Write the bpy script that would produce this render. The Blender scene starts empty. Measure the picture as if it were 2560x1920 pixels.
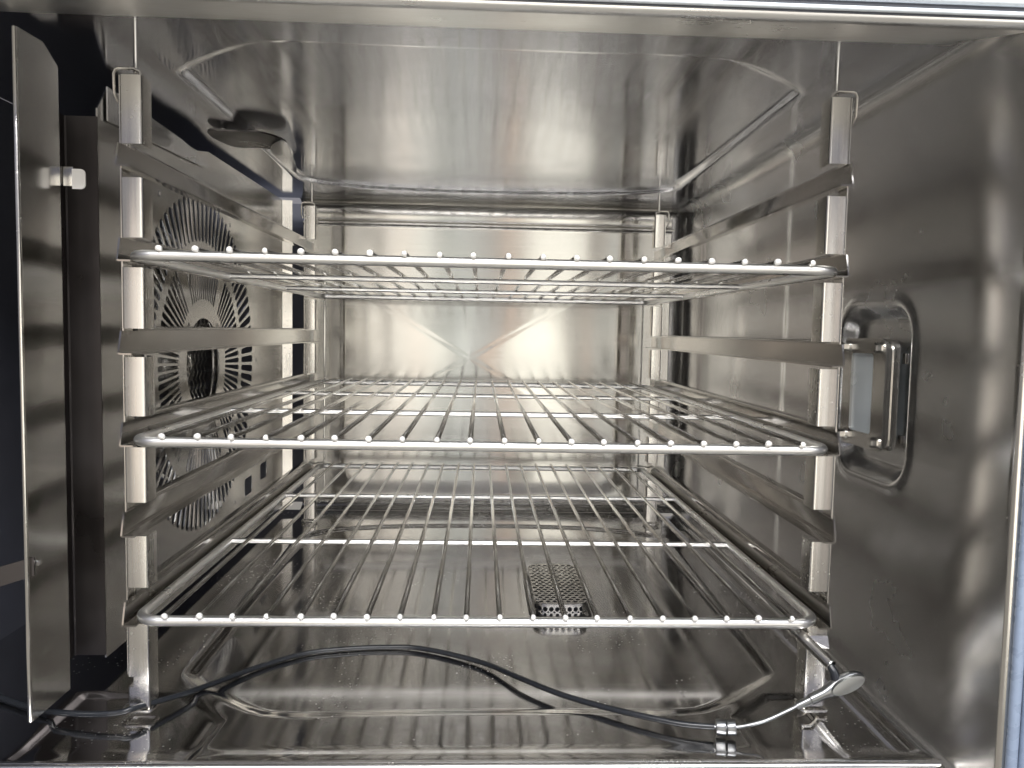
import bpy, bmesh, math, random
import numpy as np
from mathutils import Vector, Matrix

random.seed(7)
C = bpy.context.scene
COL = C.collection

# ------------------------------------------------------------------ camera
CAM = (-0.0062, -0.6519, 0.0990)
PITCH, YAW, ROLL = -0.0683, -0.0408, -0.0194
FPX = 1934.0


def cam_matrix():
    cy, sy = math.cos(YAW), math.sin(YAW)
    cp, sp = math.cos(PITCH), math.sin(PITCH)
    cr, sr = math.cos(ROLL), math.sin(ROLL)
    rz = Matrix(((cy, -sy, 0), (sy, cy, 0), (0, 0, 1)))
    rx = Matrix(((1, 0, 0), (0, cp, -sp), (0, sp, cp)))
    ry = Matrix(((cr, 0, sr), (0, 1, 0), (-sr, 0, cr)))
    r = rz @ rx @ ry
    right, fwd, up = r.col[0], r.col[1], r.col[2]
    m = Matrix((right, up, -fwd)).transposed().to_4x4()
    m.translation = Vector(CAM)
    return m


cd = bpy.data.cameras.new('camera')
cd.sensor_width = 36.0
cd.lens = FPX * 36.0 / 2560.0
cd.clip_start = 0.01
cd.clip_end = 50
cam = bpy.data.objects.new('camera', cd)
COL.objects.link(cam)
cam.matrix_world = cam_matrix()
C.camera = cam

# ------------------------------------------------------------------ world: a plain dim room
w = bpy.data.worlds.new('World')
C.world = w
w.use_nodes = True
nt = w.node_tree
bg = nt.nodes['Background']
tc = nt.nodes.new('ShaderNodeTexCoord')
sx_ = nt.nodes.new('ShaderNodeSeparateXYZ')
cr_ = nt.nodes.new('ShaderNodeValToRGB')
mp_ = nt.nodes.new('ShaderNodeMapRange')
nt.links.new(tc.outputs['Generated'], sx_.inputs[0])
nt.links.new(sx_.outputs['Z'], mp_.inputs['Value'])
mp_.inputs['From Min'].default_value = -1
mp_.inputs['From Max'].default_value = 1
nt.links.new(mp_.outputs[0], cr_.inputs[0])
cr_.color_ramp.elements[0].position = 0.2
cr_.color_ramp.elements[0].color = (0.62, 0.58, 0.52, 1)
cr_.color_ramp.elements[1].position = 0.75
cr_.color_ramp.elements[1].color = (0.42, 0.44, 0.60, 1)
e_ = cr_.color_ramp.elements.new(0.5)
e_.color = (0.40, 0.38, 0.36, 1)
nt.links.new(cr_.outputs[0], bg.inputs['Color'])
bg.inputs['Strength'].default_value = 0.55


# ------------------------------------------------------------------ room and added lamps in front of the oven
def area(name, loc, target, sx, sy, power, color, spread=180):
    d = bpy.data.lights.new(name, 'AREA')
    d.shape = 'RECTANGLE'
    d.size, d.size_y = sx, sy
    d.energy = power
    d.color = color
    d.spread = math.radians(spread)
    o = bpy.data.objects.new(name, d)
    COL.objects.link(o)
    o.location = loc
    o.rotation_euler = (Vector(target) - Vector(loc)).to_track_quat('-Z', 'Y').to_euler()
    return o


# upright strips added metres behind the camera, to streak the steel with light
YB = -3.0
for (x0, x1, z0, z1, k, col) in (
        (-1.80, -1.15, -0.75, 0.55, 0.50, (1.0, 0.86, 0.74)),
        (-0.92, -0.62, -1.05, 0.80, 1.00, (1.0, 0.95, 0.85)),
        (-0.60, -0.50, -1.05, 0.80, 1.25, (1.0, 0.88, 0.76)),
        (-0.48, -0.33, -0.95, 0.86, 1.10, (0.98, 0.97, 0.88)),
        (-0.30, -0.17, -1.05, 0.84, 0.50, (0.86, 0.92, 0.84)),
        (-0.14, -0.06, -1.05, 0.84, 1.00, (0.93, 0.97, 0.92)),
        (-0.02, 0.10, -1.05, 0.84, 0.50, (0.90, 0.92, 0.88)),
        (0.16, 0.23, -1.05, 0.84, 1.00, (1.0, 0.72, 0.55)),
        (0.30, 0.70, -1.05, 0.82, 1.25, (1.0, 0.97, 0.86)),
        (0.78, 0.92, -0.9, 0.62, 0.45, (1.0, 0.78, 0.64)),
        (1.15, 1.60, -0.80, 0.60, 0.45, (0.95, 0.90, 0.84)),
        (1.85, 2.90, -0.80, 0.70, 1.00, (1.0, 0.95, 0.86))):  # wide side strip, added to brighten the lamp bezel's edges
    a = (x1 - x0) * (z1 - z0)
    area('room_strip', ((x0 + x1) / 2, YB, (z0 + z1) / 2), ((x0 + x1) / 2, 0, (z0 + z1) / 2), x1 - x0, z1 - z0,
         a * 6.6 * k, col)
# ceiling tubes of the room and an added soft lamp, in front of and above the oven
area('overhead_lamp', (0.5, -1.1, 1.75), (0.3, -0.2, 0.0), 1.3, 0.16, 16, (0.86, 0.93, 1.0))
area('overhead_lamp', (-0.3, -2.2, 1.75), (0, -0.2, 0.0), 1.3, 0.16, 14, (0.95, 0.96, 1.0))
area('overhead_lamp', (0.0, -1.0, 1.15), (0.0, 0.0, 0.0), 1.6, 0.45, 26, (1.0, 0.97, 0.92))  # soft lamp added to whiten the shelf rods
# weak point lamp added beside the camera, for small glints
fl = bpy.data.lights.new('camera_side_lamp', 'POINT')
fl.energy = 0.02
fl.shadow_soft_size = 0.006
fl.color = (1.0, 0.96, 0.88)
flo = bpy.data.objects.new('camera_side_lamp', fl)
COL.objects.link(flo)
flo.location = (-0.055, -0.665, 0.135)

C.view_settings.view_transform = 'Standard'
C.view_settings.look = 'None'
C.view_settings.exposure = 0.15
C.view_settings.gamma = 1.0
C.cycles.max_bounces = 14
C.cycles.glossy_bounces = 12
C.cycles.diffuse_bounces = 3
C.cycles.sample_clamp_indirect = 6.0
C.cycles.sample_clamp_direct = 0.0
C.cycles.caustics_reflective = True
C.cycles.blur_glossy = 0.3


# ------------------------------------------------------------------ materials
def steel(name, col=(0.60, 0.575, 0.53), rough=0.12, brush=None, bump=0.0, wave=0.0, smudge=0.05, aniso=0.0,
          anirot=0.0, metal=1.0, axis='Z', spots=0.0, scratch=0.0):
    m = bpy.data.materials.new(name)
    m.use_nodes = True
    n = m.node_tree.nodes
    l = m.node_tree.links
    b = n['Principled BSDF']
    b.inputs['Base Color'].default_value = (*col, 1)
    b.inputs['Metallic'].default_value = metal
    b.inputs['Roughness'].default_value = rough
    t = n.new('ShaderNodeTexCoord')
    # handling smudges: roughness varies in soft patches
    s = n.new('ShaderNodeTexNoise')
    s.inputs['Scale'].default_value = 9.0
    s.inputs['Detail'].default_value = 5.0
    l.new(t.outputs['Object'], s.inputs['Vector'])
    mr = n.new('ShaderNodeMapRange')
    mr.inputs['From Min'].default_value = 0.35
    mr.inputs['From Max'].default_value = 0.7
    mr.inputs['To Min'].default_value = max(0.01, rough - smudge * 0.5)
    mr.inputs['To Max'].default_value = rough + smudge
    l.new(s.outputs['Fac'], mr.inputs['Value'])
    rough_out = mr.outputs[0]
    last = None
    spot_fac = None
    if scratch:
        # long thin wipe marks at two angles
        for ang, sc in ((0.5, (4, 130, 130)), (-0.9, (130, 5, 130))):
            mpp = n.new('ShaderNodeMapping')
            mpp.inputs['Rotation'].default_value = (ang * 0.4, ang * 0.3, ang)
            mpp.inputs['Scale'].default_value = sc
            l.new(t.outputs['Object'], mpp.inputs['Vector'])
            sn = n.new('ShaderNodeTexNoise')
            sn.inputs['Scale'].default_value = 1.0
            sn.inputs['Detail'].default_value = 2.0
            l.new(mpp.outputs[0], sn.inputs['Vector'])
            sr = n.new('ShaderNodeMapRange')
            sr.inputs['From Min'].default_value = 0.60
            sr.inputs['From Max'].default_value = 0.72
            sr.inputs['To Max'].default_value = scratch
            l.new(sn.outputs['Fac'], sr.inputs['Value'])
            ad = n.new('ShaderNodeMath')
            ad.operation = 'ADD'
            l.new(rough_out, ad.inputs[0])
            l.new(sr.outputs[0], ad.inputs[1])
            rough_out = ad.outputs[0]
    if spots:
        vo = n.new('ShaderNodeTexVoronoi')
        vo.inputs['Scale'].default_value = 170.0
        vo.inputs['Randomness'].default_value = 1.0
        l.new(t.outputs['Object'], vo.inputs['Vector'])
        vr = n.new('ShaderNodeMapRange')
        vr.inputs['From Min'].default_value = 0.22
        vr.inputs['From Max'].default_value = 0.12
        l.new(vo.outputs['Distance'], vr.inputs['Value'])
        pn = n.new('ShaderNodeTexNoise')
        pn.inputs['Scale'].default_value = 11.0
        pn.inputs['Detail'].default_value = 3.0
        l.new(t.outputs['Object'], pn.inputs['Vector'])
        pr = n.new('ShaderNodeMapRange')
        pr.inputs['From Min'].default_value = 0.52
        pr.inputs['From Max'].default_value = 0.62
        l.new(pn.outputs['Fac'], pr.inputs['Value'])
        mu = n.new('ShaderNodeMath')
        mu.operation = 'MULTIPLY'
        l.new(vr.outputs[0], mu.inputs[0])
        l.new(pr.outputs[0], mu.inputs[1])
        m2 = n.new('ShaderNodeMath')
        m2.operation = 'MULTIPLY_ADD'
        m2.inputs[1].default_value = spots
        l.new(mu.outputs[0], m2.inputs[0])
        l.new(rough_out, m2.inputs[2])
        rough_out = m2.outputs[0]
    if brush:
        mpn = n.new('ShaderNodeMapping')
        mpn.inputs['Scale'].default_value = brush
        l.new(t.outputs['Object'], mpn.inputs['Vector'])
        br = n.new('ShaderNodeTexNoise')
        br.inputs['Scale'].default_value = 1.0
        br.inputs['Detail'].default_value = 3.0
        l.new(mpn.outputs[0], br.inputs['Vector'])
        add = n.new('ShaderNodeMath')
        add.operation = 'MULTIPLY_ADD'
        add.inputs[1].default_value = 0.10
        l.new(br.outputs['Fac'], add.inputs[0])
        l.new(rough_out, add.inputs[2])
        rough_out = add.outputs[0]
        bp = n.new('ShaderNodeBump')
        bp.inputs['Strength'].default_value = bump
        bp.inputs['Distance'].default_value = 0.001
        l.new(br.outputs['Fac'], bp.inputs['Height'])
        last = bp
        # the grain also shades the colour by a few per cent
        mx = n.new('ShaderNodeMix')
        mx.data_type = 'RGBA'
        mx.inputs[6].default_value = (*[c * 0.90 for c in col], 1)
        mx.inputs[7].default_value = (*[min(1, c * 1.08) for c in col], 1)
        l.new(br.outputs['Fac'], mx.inputs[0])
        l.new(mx.outputs[2], b.inputs['Base Color'])
    if wave:
        wv = n.new('ShaderNodeTexNoise')
        wv.inputs['Scale'].default_value = 7.0
        wv.inputs['Detail'].default_value = 1.5
        l.new(t.outputs['Object'], wv.inputs['Vector'])
        b2 = n.new('ShaderNodeBump')
        b2.inputs['Strength'].default_value = 1.0
        b2.inputs['Distance'].default_value = wave
        l.new(wv.outputs['Fac'], b2.inputs['Height'])
        if last:
            l.new(last.outputs[0], b2.inputs['Normal'])
        last = b2
    if last:
        l.new(last.outputs[0], b.inputs['Normal'])
    l.new(rough_out, b.inputs['Roughness'])
    if aniso:
        tg = n.new('ShaderNodeTangent')
        tg.direction_type = 'RADIAL'
        tg.axis = axis
        l.new(tg.outputs[0], b.inputs['Tangent'])
        b.inputs['Anisotropic'].default_value = aniso
        b.inputs['Anisotropic Rotation'].default_value = anirot
    return m


def plain(name, col, rough=0.5, metal=0.0, bumps=None, spec=0.5):
    m = bpy.data.materials.new(name)
    m.use_nodes = True
    n = m.node_tree.nodes
    l = m.node_tree.links
    b = n['Principled BSDF']
    b.inputs['Metallic'].default_value = metal
    b.inputs['Specular IOR Level'].default_value = spec
    t = n.new('ShaderNodeTexCoord')
    s = n.new('ShaderNodeTexNoise')
    s.inputs['Scale'].default_value = bumps[0] if bumps else 40
    s.inputs['Detail'].default_value = 4
    l.new(t.outputs['Object'], s.inputs['Vector'])
    mx = n.new('ShaderNodeMix')
    mx.data_type = 'RGBA'
    mx.inputs[6].default_value = (*[c * 0.8 for c in col], 1)
    mx.inputs[7].default_value = (*[min(1, c * 1.15) for c in col], 1)
    l.new(s.outputs['Fac'], mx.inputs[0])
    l.new(mx.outputs[2], b.inputs['Base Color'])
    mr = n.new('ShaderNodeMapRange')
    mr.inputs['To Min'].default_value = rough * 0.8
    mr.inputs['To Max'].default_value = min(1, rough * 1.2)
    l.new(s.outputs['Fac'], mr.inputs['Value'])
    l.new(mr.outputs[0], b.inputs['Roughness'])
    if bumps:
        bp = n.new('ShaderNodeBump')
        bp.inputs['Strength'].default_value = bumps[1]
        bp.inputs['Distance'].default_value = 0.001
        l.new(s.outputs['Fac'], bp.inputs['Height'])
        l.new(bp.outputs[0], b.inputs['Normal'])
    return m


M = {
    'wall': steel('brushed_steel_wall', col=(0.50, 0.49, 0.465), rough=0.12, brush=(5, 5, 380), bump=0.0, aniso=0.85, anirot=0.25, smudge=0.03),
    'side': steel('satin_steel_side', col=(0.69, 0.69, 0.695), rough=0.22, wave=0.0008, smudge=0.06, aniso=0.88, anirot=0.25),
    'bright': steel('bright_rolled_steel', col=(0.65, 0.64, 0.63), rough=0.10, wave=0.0006, spots=0.30, scratch=0.025),
    'ceil': steel('brushed_ceiling_steel', col=(0.78, 0.79, 0.83), rough=0.075, brush=(380, 5, 5), wave=0.0004, smudge=0.06, aniso=0.7, anirot=0.25, axis='Y'),  # bluish tint puts lens-flare haze into the steel colour
    'post': steel('brushed_steel_post', col=(0.76, 0.74, 0.70), rough=0.17, brush=(500, 500, 6), bump=0.0, smudge=0.08, spots=0.12),
    'rail': steel('satin_steel_rail', col=(0.40, 0.385, 0.365), rough=0.11, smudge=0.06),
    'wire': steel('polished_wire', col=(0.70, 0.69, 0.66), rough=0.12, smudge=0.08),
    'weld': steel('cut_wire_end', col=(0.93, 0.92, 0.90), rough=0.5, smudge=0.1, metal=0.35),
    'bar': steel('polished_bar', col=(0.97, 0.96, 0.93), rough=0.27, brush=(60, 60, 900), bump=0.03, smudge=0.1, metal=1.0),
    'panel': steel('satin_steel_baffle', col=(0.62, 0.61, 0.59), rough=0.19, wave=0.0004, smudge=0.07),
    'dark': plain('shaded_sheet', (0.075, 0.080, 0.105), 0.5),  # compartment shade and bluish flare haze put into the colour
    'groove': steel('dull_shadow_steel', col=(0.085, 0.078, 0.078), rough=0.35, smudge=0.2),  # steel darkened so recess shade and dark reflections sit in its colour
    'void': plain('hollow_shade', (0.012, 0.013, 0.02), 0.7),
    'fan': steel('fan_steel', col=(0.60, 0.59, 0.57), rough=0.2),
    'bolt': steel('bolt_steel', col=(0.80, 0.79, 0.76), rough=0.2),
    'gasket': plain('blue_grey_silicone', (0.30, 0.37, 0.50), 0.28, bumps=(120, 0.1)),
    'lit_seal': plain('lit_silicone', (0.78, 0.84, 0.93), 0.25, bumps=(120, 0.05)),  # lighter gasket copy, with the lamp reflection put into its colour
    'seal': plain('dark_seal', (0.08, 0.085, 0.10), 0.4),
    'cable': plain('black_cable_jacket', (0.018, 0.020, 0.024), 0.22, bumps=(300, 0.3)),
    'probe': steel('probe_steel', col=(0.25, 0.255, 0.26), rough=0.30),
    'probe_flat': steel('probe_flat_steel', col=(0.34, 0.35, 0.35), rough=0.4),
    'glow': plain('frosted_lamp_lining', (0.80, 0.86, 0.90), 0.6),
}
g = bpy.data.materials.new('lamp_glass')
g.use_nodes = True
gb = g.node_tree.nodes['Principled BSDF']
gb.inputs['Base Color'].default_value = (0.80, 0.86, 0.90, 1)
gb.inputs['Roughness'].default_value = 0.22
gb.inputs['Transmission Weight'].default_value = 0.4
gb.inputs['IOR'].default_value = 1.5
gn = g.node_tree.nodes.new('ShaderNodeTexNoise')
gn.inputs['Scale'].default_value = 30
gm = g.node_tree.nodes.new('ShaderNodeMapRange')
gm.inputs['To Min'].default_value = 0.12
gm.inputs['To Max'].default_value = 0.40
g.node_tree.links.new(gn.outputs['Fac'], gm.inputs['Value'])
g.node_tree.links.new(gm.outputs[0], gb.inputs['Roughness'])
M['glass'] = g


# ------------------------------------------------------------------ mesh helpers
def link(name, me, mat, parent=None, sharp=35):
    o = bpy.data.objects.new(name, me)
    COL.objects.link(o)
    if mat is not None:
        me.materials.clear()
        me.materials.append(mat)
    if sharp:
        me.polygons.foreach_set('use_smooth', [True] * len(me.polygons))
        me.set_sharp_from_angle(angle=math.radians(sharp))
    if parent is not None:
        o.parent = parent
    return o


class MB:
    def __init__(self):
        self.v, self.f = [], []

    def add(self, vs, fs):
        k = len(self.v)
        self.v += [tuple(p) for p in vs]
        self.f += [tuple(i + k for i in f) for f in fs]
        return self

    def box(self, a, b):
        (x0, y0, z0), (x1, y1, z1) = a, b
        x0, x1 = sorted((x0, x1)); y0, y1 = sorted((y0, y1)); z0, z1 = sorted((z0, z1))
        return self.add([(x0, y0, z0), (x1, y0, z0), (x1, y1, z0), (x0, y1, z0), (x0, y0, z1), (x1, y0, z1), (x1, y1, z1), (x0, y1, z1)],
                        [(0, 3, 2, 1), (4, 5, 6, 7), (0, 1, 5, 4), (1, 2, 6, 5), (2, 3, 7, 6), (3, 0, 4, 7)])

    def tube(self, pts, r, n=12, closed=False, cap=True, radii=None):
        P = [Vector(p) for p in pts]
        m = len(P)
        T = []
        for i in range(m):
            if closed:
                d = P[(i + 1) % m] - P[(i - 1) % m]
            else:
                d = P[min(i + 1, m - 1)] - P[max(i - 1, 0)]
            T.append(d.normalized())
        ref = Vector((0, 0, 1)) if abs(T[0].z) < 0.9 else Vector((0, 1, 0))
        N = (ref - T[0] * ref.dot(T[0])).normalized()
        vs, fs = [], []
        for i in range(m):
            if i:
                N = (N - T[i] * N.dot(T[i])).normalized()
            B = T[i].cross(N)
            rr = radii[i] if radii else r
            for k in range(n):
                a = 2 * math.pi * k / n
                vs.append(P[i] + (N * math.cos(a) + B * math.sin(a)) * rr)
        for i in range(m if closed else m - 1):
            j = (i + 1) % m
            for k in range(n):
                k2 = (k + 1) % n
                fs.append((i * n + k, i * n + k2, j * n + k2, j * n + k))
        if cap and not closed:
            fs.append(tuple(reversed(range(n))))
            fs.append(tuple((m - 1) * n + k for k in range(n)))
        return self.add(vs, fs)

    def extrude(self, prof, t, a, b, axis='Z', flip=False):
        """open polyline profile (2D) given a thickness t and swept from a to b along the axis"""
        P = [Vector(p) for p in prof]
        m = len(P)
        off = []
        for i in range(m):
            d1 = (P[i] - P[i - 1]).normalized() if i else (P[1] - P[0]).normalized()
            d2 = (P[i + 1] - P[i]).normalized() if i < m - 1 else d1
            n1 = Vector((-d1.y, d1.x)); n2 = Vector((-d2.y, d2.x))
            nn = (n1 + n2)
            nn = nn / max(0.3, nn.length_squared) * 2
            off.append(P[i] + nn * (-t if flip else t))
        ring = P + off[::-1]
        k = len(ring)

        def pt(p, s):
            if axis == 'Z':
                return (p.x, p.y, s)
            if axis == 'Y':
                return (p.x, s, p.y)
            return (s, p.x, p.y)
        vs = [pt(p, a) for p in ring] + [pt(p, b) for p in ring]
        fs = [(i, (i + 1) % k, (i + 1) % k + k, i + k) for i in range(k)]
        for i in range(m - 1):
            q = (i, i + 1, k - 2 - i, k - 1 - i)
            fs.append(q)
            fs.append(tuple(x + k for x in reversed(q)))
        return self.add(vs, fs)

    def mesh(self, name):
        me = bpy.data.meshes.new(name)
        me.from_pydata(self.v, [], self.f)
        bm = bmesh.new()
        bm.from_mesh(me)
        bmesh.ops.recalc_face_normals(bm, faces=bm.faces)
        bm.to_mesh(me)
        bm.free()
        me.update()
        return me

    def build(self, name, mat, parent=None, sharp=35, bevel=0.0, seg=2):
        me = self.mesh(name)
        if bevel:
            bm = bmesh.new()
            bm.from_mesh(me)
            es = [e for e in bm.edges if len(e.link_faces) == 2 and e.calc_face_angle(0) > 0.6]
            bmesh.ops.bevel(bm, geom=es, offset=bevel, segments=seg, affect='EDGES', profile=0.5)
            bm.to_mesh(me)
            bm.free()
        return link(name, me, mat, parent, sharp)


def arc2(cx, cy, r, a0, a1, n=6):
    return [(cx + r * math.cos(math.radians(a0 + (a1 - a0) * i / n)), cy + r * math.sin(math.radians(a0 + (a1 - a0) * i / n))) for i in range(n + 1)]


def rrect(cx, cy, hx, hy, r, n=5):
    p = []
    p += arc2(cx + hx - r, cy + hy - r, r, 0, 90, n)
    p += arc2(cx - hx + r, cy + hy - r, r, 90, 180, n)
    p += arc2(cx - hx + r, cy - hy + r, r, 180, 270, n)
    p += arc2(cx + hx - r, cy - hy + r, r, 270, 360, n)
    return p


def sheet_mesh(name, outer, holes, t, place, bevel=0.0):
    """flat sheet with real holes: 2D outline + hole outlines, thickness t; place maps (u, v, w) to world"""
    cu = bpy.data.curves.new(name + '_c', 'CURVE')
    cu.dimensions = '2D'
    cu.fill_mode = 'BOTH'
    cu.extrude = max(0.0, t / 2 - bevel)
    cu.bevel_depth = bevel
    cu.bevel_resolution = 1
    for ring in [outer] + holes:
        s = cu.splines.new('POLY')
        s.points.add(len(ring) - 1)
        for i, (u, v) in enumerate(ring):
            s.points[i].co = (u, v, 0, 1)
        s.use_cyclic_u = True
    tmp = bpy.data.objects.new(name + '_t', cu)
    COL.objects.link(tmp)
    dg = bpy.context.evaluated_depsgraph_get()
    dg.update()
    me = bpy.data.meshes.new_from_object(tmp.evaluated_get(dg))
    bpy.data.objects.remove(tmp)
    bpy.data.curves.remove(cu)
    me.name = name
    n = len(me.vertices)
    co = np.empty(n * 3)
    me.vertices.foreach_get('co', co)
    co = co.reshape(-1, 3)
    out = np.array([place(*c) for c in co]).reshape(-1)
    me.vertices.foreach_set('co', out)
    me.update()
    bm = bmesh.new()
    bm.from_mesh(me)
    bmesh.ops.remove_doubles(bm, verts=bm.verts, dist=1e-6)
    bmesh.ops.recalc_face_normals(bm, faces=bm.faces)
    bm.to_mesh(me)
    bm.free()
    return me


def grid_mesh(name, U, V, fn, flip=False):
    """parametric sheet: fn(u, v) arrays -> x, y, z arrays"""
    uu, vv = np.meshgrid(U, V, indexing='ij')
    x, y, z = fn(uu, vv)
    nu, nv = len(U), len(V)
    co = np.stack([x, y, z], -1).reshape(-1, 3)
    i = np.arange(nu - 1)[:, None] * nv + np.arange(nv - 1)[None, :]
    i = i.reshape(-1)
    q = np.stack([i, i + nv, i + nv + 1, i + 1], -1)
    if flip:
        q = q[:, ::-1]
    me = bpy.data.meshes.new(name)
    me.from_pydata(co.tolist(), [], q.tolist())
    me.update()
    return me


def smooth(t):
    t = np.clip(t, 0, 1)
    return t * t * (3 - 2 * t)


def poly_sd(x, y, poly):
    """signed distance (negative inside) to a polygon"""
    d = np.full(x.shape, 1e9)
    inside = np.zeros(x.shape, bool)
    n = len(poly)
    for i in range(n):
        x0, y0 = poly[i]
        x1, y1 = poly[(i + 1) % n]
        ex, ey = x1 - x0, y1 - y0
        t = np.clip(((x - x0) * ex + (y - y0) * ey) / (ex * ex + ey * ey + 1e-12), 0, 1)
        d = np.minimum(d, np.hypot(x - x0 - t * ex, y - y0 - t * ey))
        c = ((y0 > y) != (y1 > y)) & (x < (x1 - x0) * (y - y0) / (y1 - y0 + 1e-15) + x0)
        inside ^= c
    return np.where(inside, -d, d)


def ripple(x, y, a, s):
    return a * (np.sin(x * 9.1 * s + 1.3 * np.sin(y * 5.3 * s + 0.4)) + 0.7 * np.sin(y * 8.3 * s + 1.1 * np.sin(x * 7.1 * s + 1.9)) + 0.4 * np.sin((x + y) * 17 * s + 0.6))


def empty(name, label, cat, loc=(0, 0, 0), group=None):
    o = bpy.data.objects.new(name, None)
    COL.objects.link(o)
    o.empty_display_size = 0.02
    o.location = loc
    o['label'] = label
    o['category'] = cat
    if group:
        o['group'] = group
    return o


def tag(o, label, cat, group=None):
    o['label'] = label
    o['category'] = cat
    if group:
        o['group'] = group
    return o


# ================================================================== the oven chamber
ZC, ZF = 0.335, -0.245       # chamber ceiling and floor
YW = 0.83                    # back wall
XR = 0.375                   # right wall
XL = -0.52                   # far side of the fan compartment
YF = -0.12                   # front edge of the chamber opening
oven = empty('oven', 'stainless steel oven chamber holding the rack and wire shelves, front open', 'oven')

# pressed field that ceiling and floor share: near edge, cut corners, long sides
FIELD = [(-0.185, 0.020), (-0.10, 0.024), (0.0, 0.026), (0.10, 0.026), (0.19, 0.024), (0.225, 0.040), (0.262, 0.072),
         (0.288, 0.094), (0.297, 0.106), (0.299, 0.120), (0.308, 0.600), (0.304, 0.630), (0.285, 0.655), (0.20, 0.690), (0.08, 0.705),
         (-0.08, 0.705), (-0.20, 0.690), (-0.275, 0.655), (-0.294, 0.630), (-0.300, 0.600), (-0.292, 0.115), (-0.289, 0.100),
         (-0.278, 0.088), (-0.25, 0.062), (-0.215, 0.034)]


def chaikin(p, n):
    for _ in range(n):
        q = []
        for i in range(len(p)):
            a, b = p[i], p[(i + 1) % len(p)]
            q += [(0.75 * a[0] + 0.25 * b[0], 0.75 * a[1] + 0.25 * b[1]), (0.25 * a[0] + 0.75 * b[0], 0.25 * a[1] + 0.75 * b[1])]
        p = q
    return p


FIELD = chaikin(FIELD, 1)


def lin(a, b, n):
    return np.linspace(a, b, n)


# ceiling, with its pressed field and a front lip
def ceil_fn(x, y):
    s = poly_sd(x, y, FIELD)
    z = ZC + 0.006 * (1 - smooth((s + 0.006) / 0.012)) + ripple(x, y, 0.00022, 1.0)
    return x, y, z


# the sheet runs unbroken over the fan compartment on the left
cx_ = lin(XL, XR - 0.018, 230)
cy_ = lin(-0.035, YW - 0.028, 220)
link('ceiling', grid_mesh('ceiling', cx_, cy_, ceil_fn, flip=True), M['ceil'], oven, sharp=60)

# floor, with pressed pan, front corner swages and a side gutter
SW_L = [(-0.272, 0.060), (-0.228, 0.012), (-0.232, -0.055), (-0.37, -0.055), (-0.37, 0.060)]
SW_R = [(0.272, 0.058), (0.230, 0.018), (0.233, -0.055), (0.30, -0.055), (0.30, 0.058)]


def floor_fn(x, y):
    s = poly_sd(x, y, FIELD)
    z = ZF - 0.0038 * (1 - smooth((s + 0.012) / 0.018))
    # dished towards the drain
    r = np.hypot((x - 0.10) * 1.0, (y - 0.37) * 0.8)
    z = z - 0.0045 * (1 - smooth(r / 0.24)) * (s < 0)
    sl = poly_sd(x, y, SW_L)
    z = z - 0.003 * (1 - smooth((sl + 0.003) / 0.006))
    sr = poly_sd(x, y, SW_R)
    z = z - 0.003 * (1 - smooth((sr + 0.003) / 0.006))
    # gutter along the right wall that ends in a round nose near the front
    gd = np.hypot(np.maximum(0, -0.030 - y), x - 0.357)
    z = z - 0.006 * (1 - smooth((gd - 0.004) / 0.012))
    # front edge lifts a little and rolls over
    z = z + 0.002 * smooth((-0.030 - y) / 0.025)
    return x, y, z + ripple(x, y, 0.00030, 0.9)


link('floor', grid_mesh('floor', lin(XL, XR - 0.006, 270), lin(-0.060, YW - 0.028, 270), floor_fn), M['bright'], oven, sharp=60)


# back wall: cove at top and bottom, pressed field with a diagonal cross crease
def back_profile(v):
    """v from 0 (ceiling) to 1 (floor): y, z of the bare profile"""
    rt, rb = 0.030, 0.026
    lt, lb = rt * math.pi / 2, rb * math.pi / 2
    straight = (ZC - rt) - (ZF + rb)
    L = lt + straight + lb
    s = v * L
    a = np.clip(s / rt, 0, math.pi / 2)
    y1 = YW - rt + rt * np.sin(a)
    z1 = ZC - rt + rt * np.cos(a)
    z2 = (ZC - rt) - (s - lt)
    b_ = np.clip((s - lt - straight) / rb, 0, math.pi / 2)
    y3 = YW - rb + rb * np.cos(b_)
    z3 = ZF + rb - rb * np.sin(b_)
    y = np.where(s < lt, y1, np.where(s < lt + straight, YW, y3))
    z = np.where(s < lt, z1, np.where(s < lt + straight, z2, z3))
    return y, z


def back_fn(x, v):
    y, z = back_profile(v)
    s = poly_sd(x, z, rrect(-0.006, 0.100, 0.268, 0.300, 0.04))
    f = 1 - smooth((s + 0.012) / 0.034)
    px, pz = x + 0.028, z - 0.047
    q = np.maximum(np.abs(px) / 0.30, np.abs(pz) / 0.170)
    q = np.sqrt(q * q + 0.00002)
    pyr = 0.0060 * np.clip(1 - q, 0, 1)
    dl = np.minimum(np.abs(0.170 * px - 0.30 * pz), np.abs(0.170 * px + 0.30 * pz)) / math.hypot(0.170, 0.30)
    pyr = pyr - 0.00018 * np.exp(-(dl / 0.0035) ** 2) * (q < 1)
    ridge = 0.0045 * np.exp(-((z - 0.296) / 0.0038) ** 2)
    y = y - (0.0028 * f + pyr * f) - ridge + ripple(x, z, 0.00030, 1.1)
    return x, y, z


link('back_wall', grid_mesh('back_wall', lin(-0.343, XR - 0.006, 380), lin(0, 1, 380), back_fn, flip=False), M['wall'], oven, sharp=60)


# right wall: cove into ceiling and floor, and the round-cornered recess of the lamp
LY, LZ = 0.083, 0.047        # centre of the lamp recess


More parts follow.
